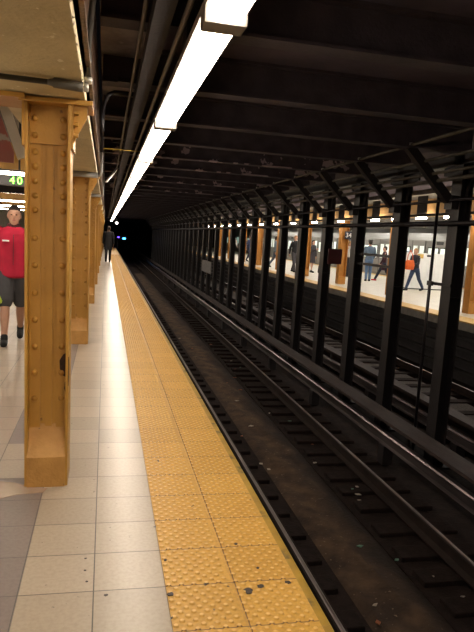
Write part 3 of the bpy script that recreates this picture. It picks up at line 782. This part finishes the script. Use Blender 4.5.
    hm = MB(); hm.loft([(hc+V3(0, .055, -.07), .045*k, .045*k), (hc+V3(0, .04, -.03), .077*k, .065*k), (hc+V3(0, .03, .02), .084*k, .078*k), (hc+V3(0, .014, .055), .083*k, .096*k), (hc+V3(0, .008, .09), .068*k, .084*k), (hc+V3(0, .008, .118), .04*k, .05*k), (hc+V3(0, .008, .128), .01*k, .015*k)])
    if long_hair: hm.loft([(hc+V3(0, .07, -.26), .05*k, .025*k), (hc+V3(0, .07, -.2), .085*k, .04*k), (hc+V3(0, .055, -.1), .09*k, .055*k), (hc+V3(0, .03, .0), .086*k, .075*k)])
    hm.build('hair', cloth('hair_strands', hair), t, remesh=.01, sm=2)
    if collar:
        m_ = MB().loft([ring(1.455, .10, .088), ring(1.49, .088, .082), ring(1.53, .078, .076)]); m_.build('collar', cloth('collar_cloth', collar), t, True)
    if stripe:
        for s_ in (-1,):
            hip, knee, an = [p+Vector((0, 0, dz)) for p in J[0 if s_ < 0 else 1]]
            a = hip+V3(s_*.085, -.045, -.08); b = hip.lerp(knee, .88)+V3(s_*.062, -.078, 0)
            MB().limb(a+V3(0, 0, -.1), b, .02*k, .034*k).build('side_stripe', cloth('stripe_cloth', stripe), t, True)
    t['dz'] = 0
    del t['dz']
    return t

red = person('person in red zip jacket and grey shorts walking beside the nearest column', (-1.135, 8.15, 0), radians(6), 1.76, top=(.50, .010, .045), bottom=(.06, .06, .065), hair=(.02, .012, .01), legs=((16, 2), (-10, 26)), arms=((-20, 25, 20), (16, 25, 20)),
             puffy=.018, shorts=True, collar=(.05, .01, .012), stripe=(.42, .62, .05), fine=True)
MB().box(-.13, -.05, -.172, -.14, 1.29, 1.308).build('chest_print', white_m, red)
MB().box(-.003, .003, -.158, -.13, 1.0, 1.38).build('zip', gask, red)
person('dark clothed person standing far down the near platform by the columns', (.13, 30, 0), pi, 1.74, top=(.012, .011, .013), bottom=(.012, .012, .016), coat=True)
wo = person('woman with light hair and dark jacket striding past the white partition', (11.25, 20.6, 0), radians(-70), 1.62, top=(.02, .02, .03), bottom=(.03, .05, .11), hair=(.42, .27, .12), legs=((24, 2), (-22, 14)), arms=((10, 70, 10), (20, 60, 12)), woman=True, lean=5)
t = empty('tote_bag', (10.82, 20.25, .80), radians(15)); tag(t, 'bright orange shoulder bag hanging beside the striding woman', 'bag')
org = cloth('orange_cloth', (.75, .13, .02))
MB().loft([((0, 0, -.02), .15, .05), ((0, 0, .0), .20, .08), ((0, 0, .15), .22, .09), ((0, 0, .30), .19, .06), ((0, 0, .33), .17, .03)]).build('bag_body', org, t, True)
MB().tube([(-.14, 0, .30), (-.10, .02, .5), (.02, .03, .68), (.12, .02, .5), (.14, 0, .30)], .014).build('strap', org, t, True)
person('man in blue jeans and grey top with his back turned, before the train', (11.43, 25.1, 0), pi-.2, 1.80, top=(.10, .15, .22), bottom=(.10, .17, .30), hair=(.02, .015, .012), legs=((3, 0), (-3, 2)), arms=((5, 50, 10), (5, 50, 10)))
person('person in dark coat and red shoes striding left of a dark column', (12.4, 25.6, 0), radians(-110), 1.65, top=(.04, .01, .02), bottom=(.02, .025, .05), shoes=(.5, .02, .03), legs=((26, 2), (-20, 16)), skin=skin_m, woman=True, coat=True)
person('person in white vest top right of the mustard number sign column', (11.6, 27.9, 0), radians(60), 1.72, top=(.6, .6, .58), bottom=(.015, .015, .02), hair=(.35, .2, .08), legs=((4, 0), (-4, 2)), sleeves=0)
person('woman in a dark dress waiting left of the maroon sign', (10.6, 30.3, 0), radians(30), 1.68, top=(.035, .03, .035), bottom=(.05, .04, .045), hair=(.015, .01, .01), skirt=True, woman=True, long_hair=True, legs=((6, 2), (-6, 2)), arms=((30, 80, 8), (0, 10, 8)))
person('man in a black jacket and grey trousers walking along the far platform', (9.4, 29.6, 0), radians(20), 1.86, top=(.012, .012, .014), bottom=(.07, .065, .075), hair=(.25, .15, .07), legs=((12, 2), (-10, 14)))
person('person in a white shirt right behind the man in black jacket', (10.1, 30.8, 0), radians(200), 1.78, top=(.65, .65, .65), bottom=(.02, .02, .03))
person('person in a light blue shirt leaning near a mustard far column', (9.45, 33.3, 0), radians(90), 1.78, top=(.22, .30, .38), bottom=(.10, .13, .18), skin=skin_m)
person('person in navy clothes standing among the far waiting people', (9.6, 40.4, 0), radians(30), 1.78, top=(.03, .04, .10), bottom=(.02, .025, .06))
person('person in a white top and dark trousers farther down the far platform', (9.7, 46.5, 0), radians(10), 1.76, top=(.55, .55, .52), bottom=(.03, .03, .035))
person('person in dark green, farthest one seen on the far platform', (9.8, 53.0, 0), radians(10), 1.76, top=(.02, .05, .045), bottom=(.02, .02, .03))
person('person in a bluish jacket half hidden behind the striding woman', (12.75, 24.4, 0), radians(180), 1.7, top=(.08, .14, .26), bottom=(.03, .03, .05))
t = empty('black_bag', (11.1, 29.9, 0)); tag(t, 'large black bag on the far platform floor beside the woman in dress', 'bag')
MB().loft([((0, 0, 0), .26, .16), ((0, 0, .05), .30, .18), ((0, 0, .35), .28, .17), ((0, 0, .52), .18, .12), ((0, 0, .56), .08, .05)]).build('bag_body', gask, t, True)
MB().tube([(-.1, 0, .53), (-.08, 0, .63), (.08, 0, .63), (.1, 0, .53)], .014).build('handle', gask, t, True)

# ------------------------------------------------------------ signals far down the track
blueA = emit('blue_signal', (.04, .35, 1), 14); blueB = emit('violet_signal', (.12, .05, 1), 7)
t = empty('blue_signal', (1.42, 60.3, -1.42)); tag(t, 'pair of small blue signal lamps far down the near track', 'signal')
MB().cyl((-.3, 0, 0), (-.3, 0, 2.2), .05).build('post', dark_steel, t)
MB().box(-.5, .6, -.1, .1, 2.12, 2.5, .02).build('case', dark_steel, t)
MB().ball((.32, -.11, 2.26), .16, .05, .075).build('lamp', blueA, t, True)
MB().ball((-.22, -.11, 2.36), .11, .05, .05).build('lamp', blueB, t, True)
wl = emit('white_lamp', (1, .9, .85), 10)
t = empty('end_lamp', (.75, 46, 2.10)); tag(t, 'small round white lamp beyond the row of strip lights', 'lamp')
MB().ball((0, 0, 0), .10, .08, .08).build('bulb', wl, t, True); MB().cyl((0, 0, .06), (0, 0, .98), .02).build('stem', dark_steel, t)

# gum blots
for x, y, r_, lb, sd in ((.318, 2.36, .015, 'nearest round black gum blot on the inner yellow strip', 4), (.65, 2.345, .020, 'largest dark gum blot on the outer yellow strip', 5), (.71, 2.375, .015, 'grey gum blot right beside the largest blot', 6),
                     (.735, 2.52, .008, 'small dark blot beyond the largest gum blot', 8), (.68, 2.745, .010, 'small dark blot far along the outer yellow strip', 9), (.84, 2.39, .013, 'dark smear at the outer rim of the yellow strip', 10), (.32, 2.63, .008, 'small blot at the inner edge of the yellow strip', 11)):
    blot(x, y, r_, lb, sd, .0045)
for x, y, r_, lb, sd in ((-.04, 2.69, .006, 'small dark spot on a pale tile, farthest of three in a line', 21), (-.04, 2.59, .006, 'small dark spot on a pale tile, middle one of three in a line', 22), (-.03, 2.50, .006, 'small dark spot on a pale tile, nearest of three in a line', 24), (.05, 2.39, .009, 'small dark smudge on the right row of pale tiles', 23)):
    blot(x, y, r_, lb, sd, -.002)
# pinkish wet spill at the column foot
bm = bmesh.new(); pts = [(-.66, 3.40), (-.52, 3.36), (-.44, 3.41), (-.30, 3.43), (-.28, 3.49), (-.36, 3.50), (-.47, 3.58), (-.60, 3.62), (-.72, 3.5)]
tag(MB().poly([(x, y, .0006) for x, y in pts], (0, 0, .0012)).build('floor_spill', mat('dried_spill', (.42, .30, .22), (.34, .24, .17), rough=.22, scale=8)), 'shiny pinkish stain on the floor around the nearest column foot', 'stain')
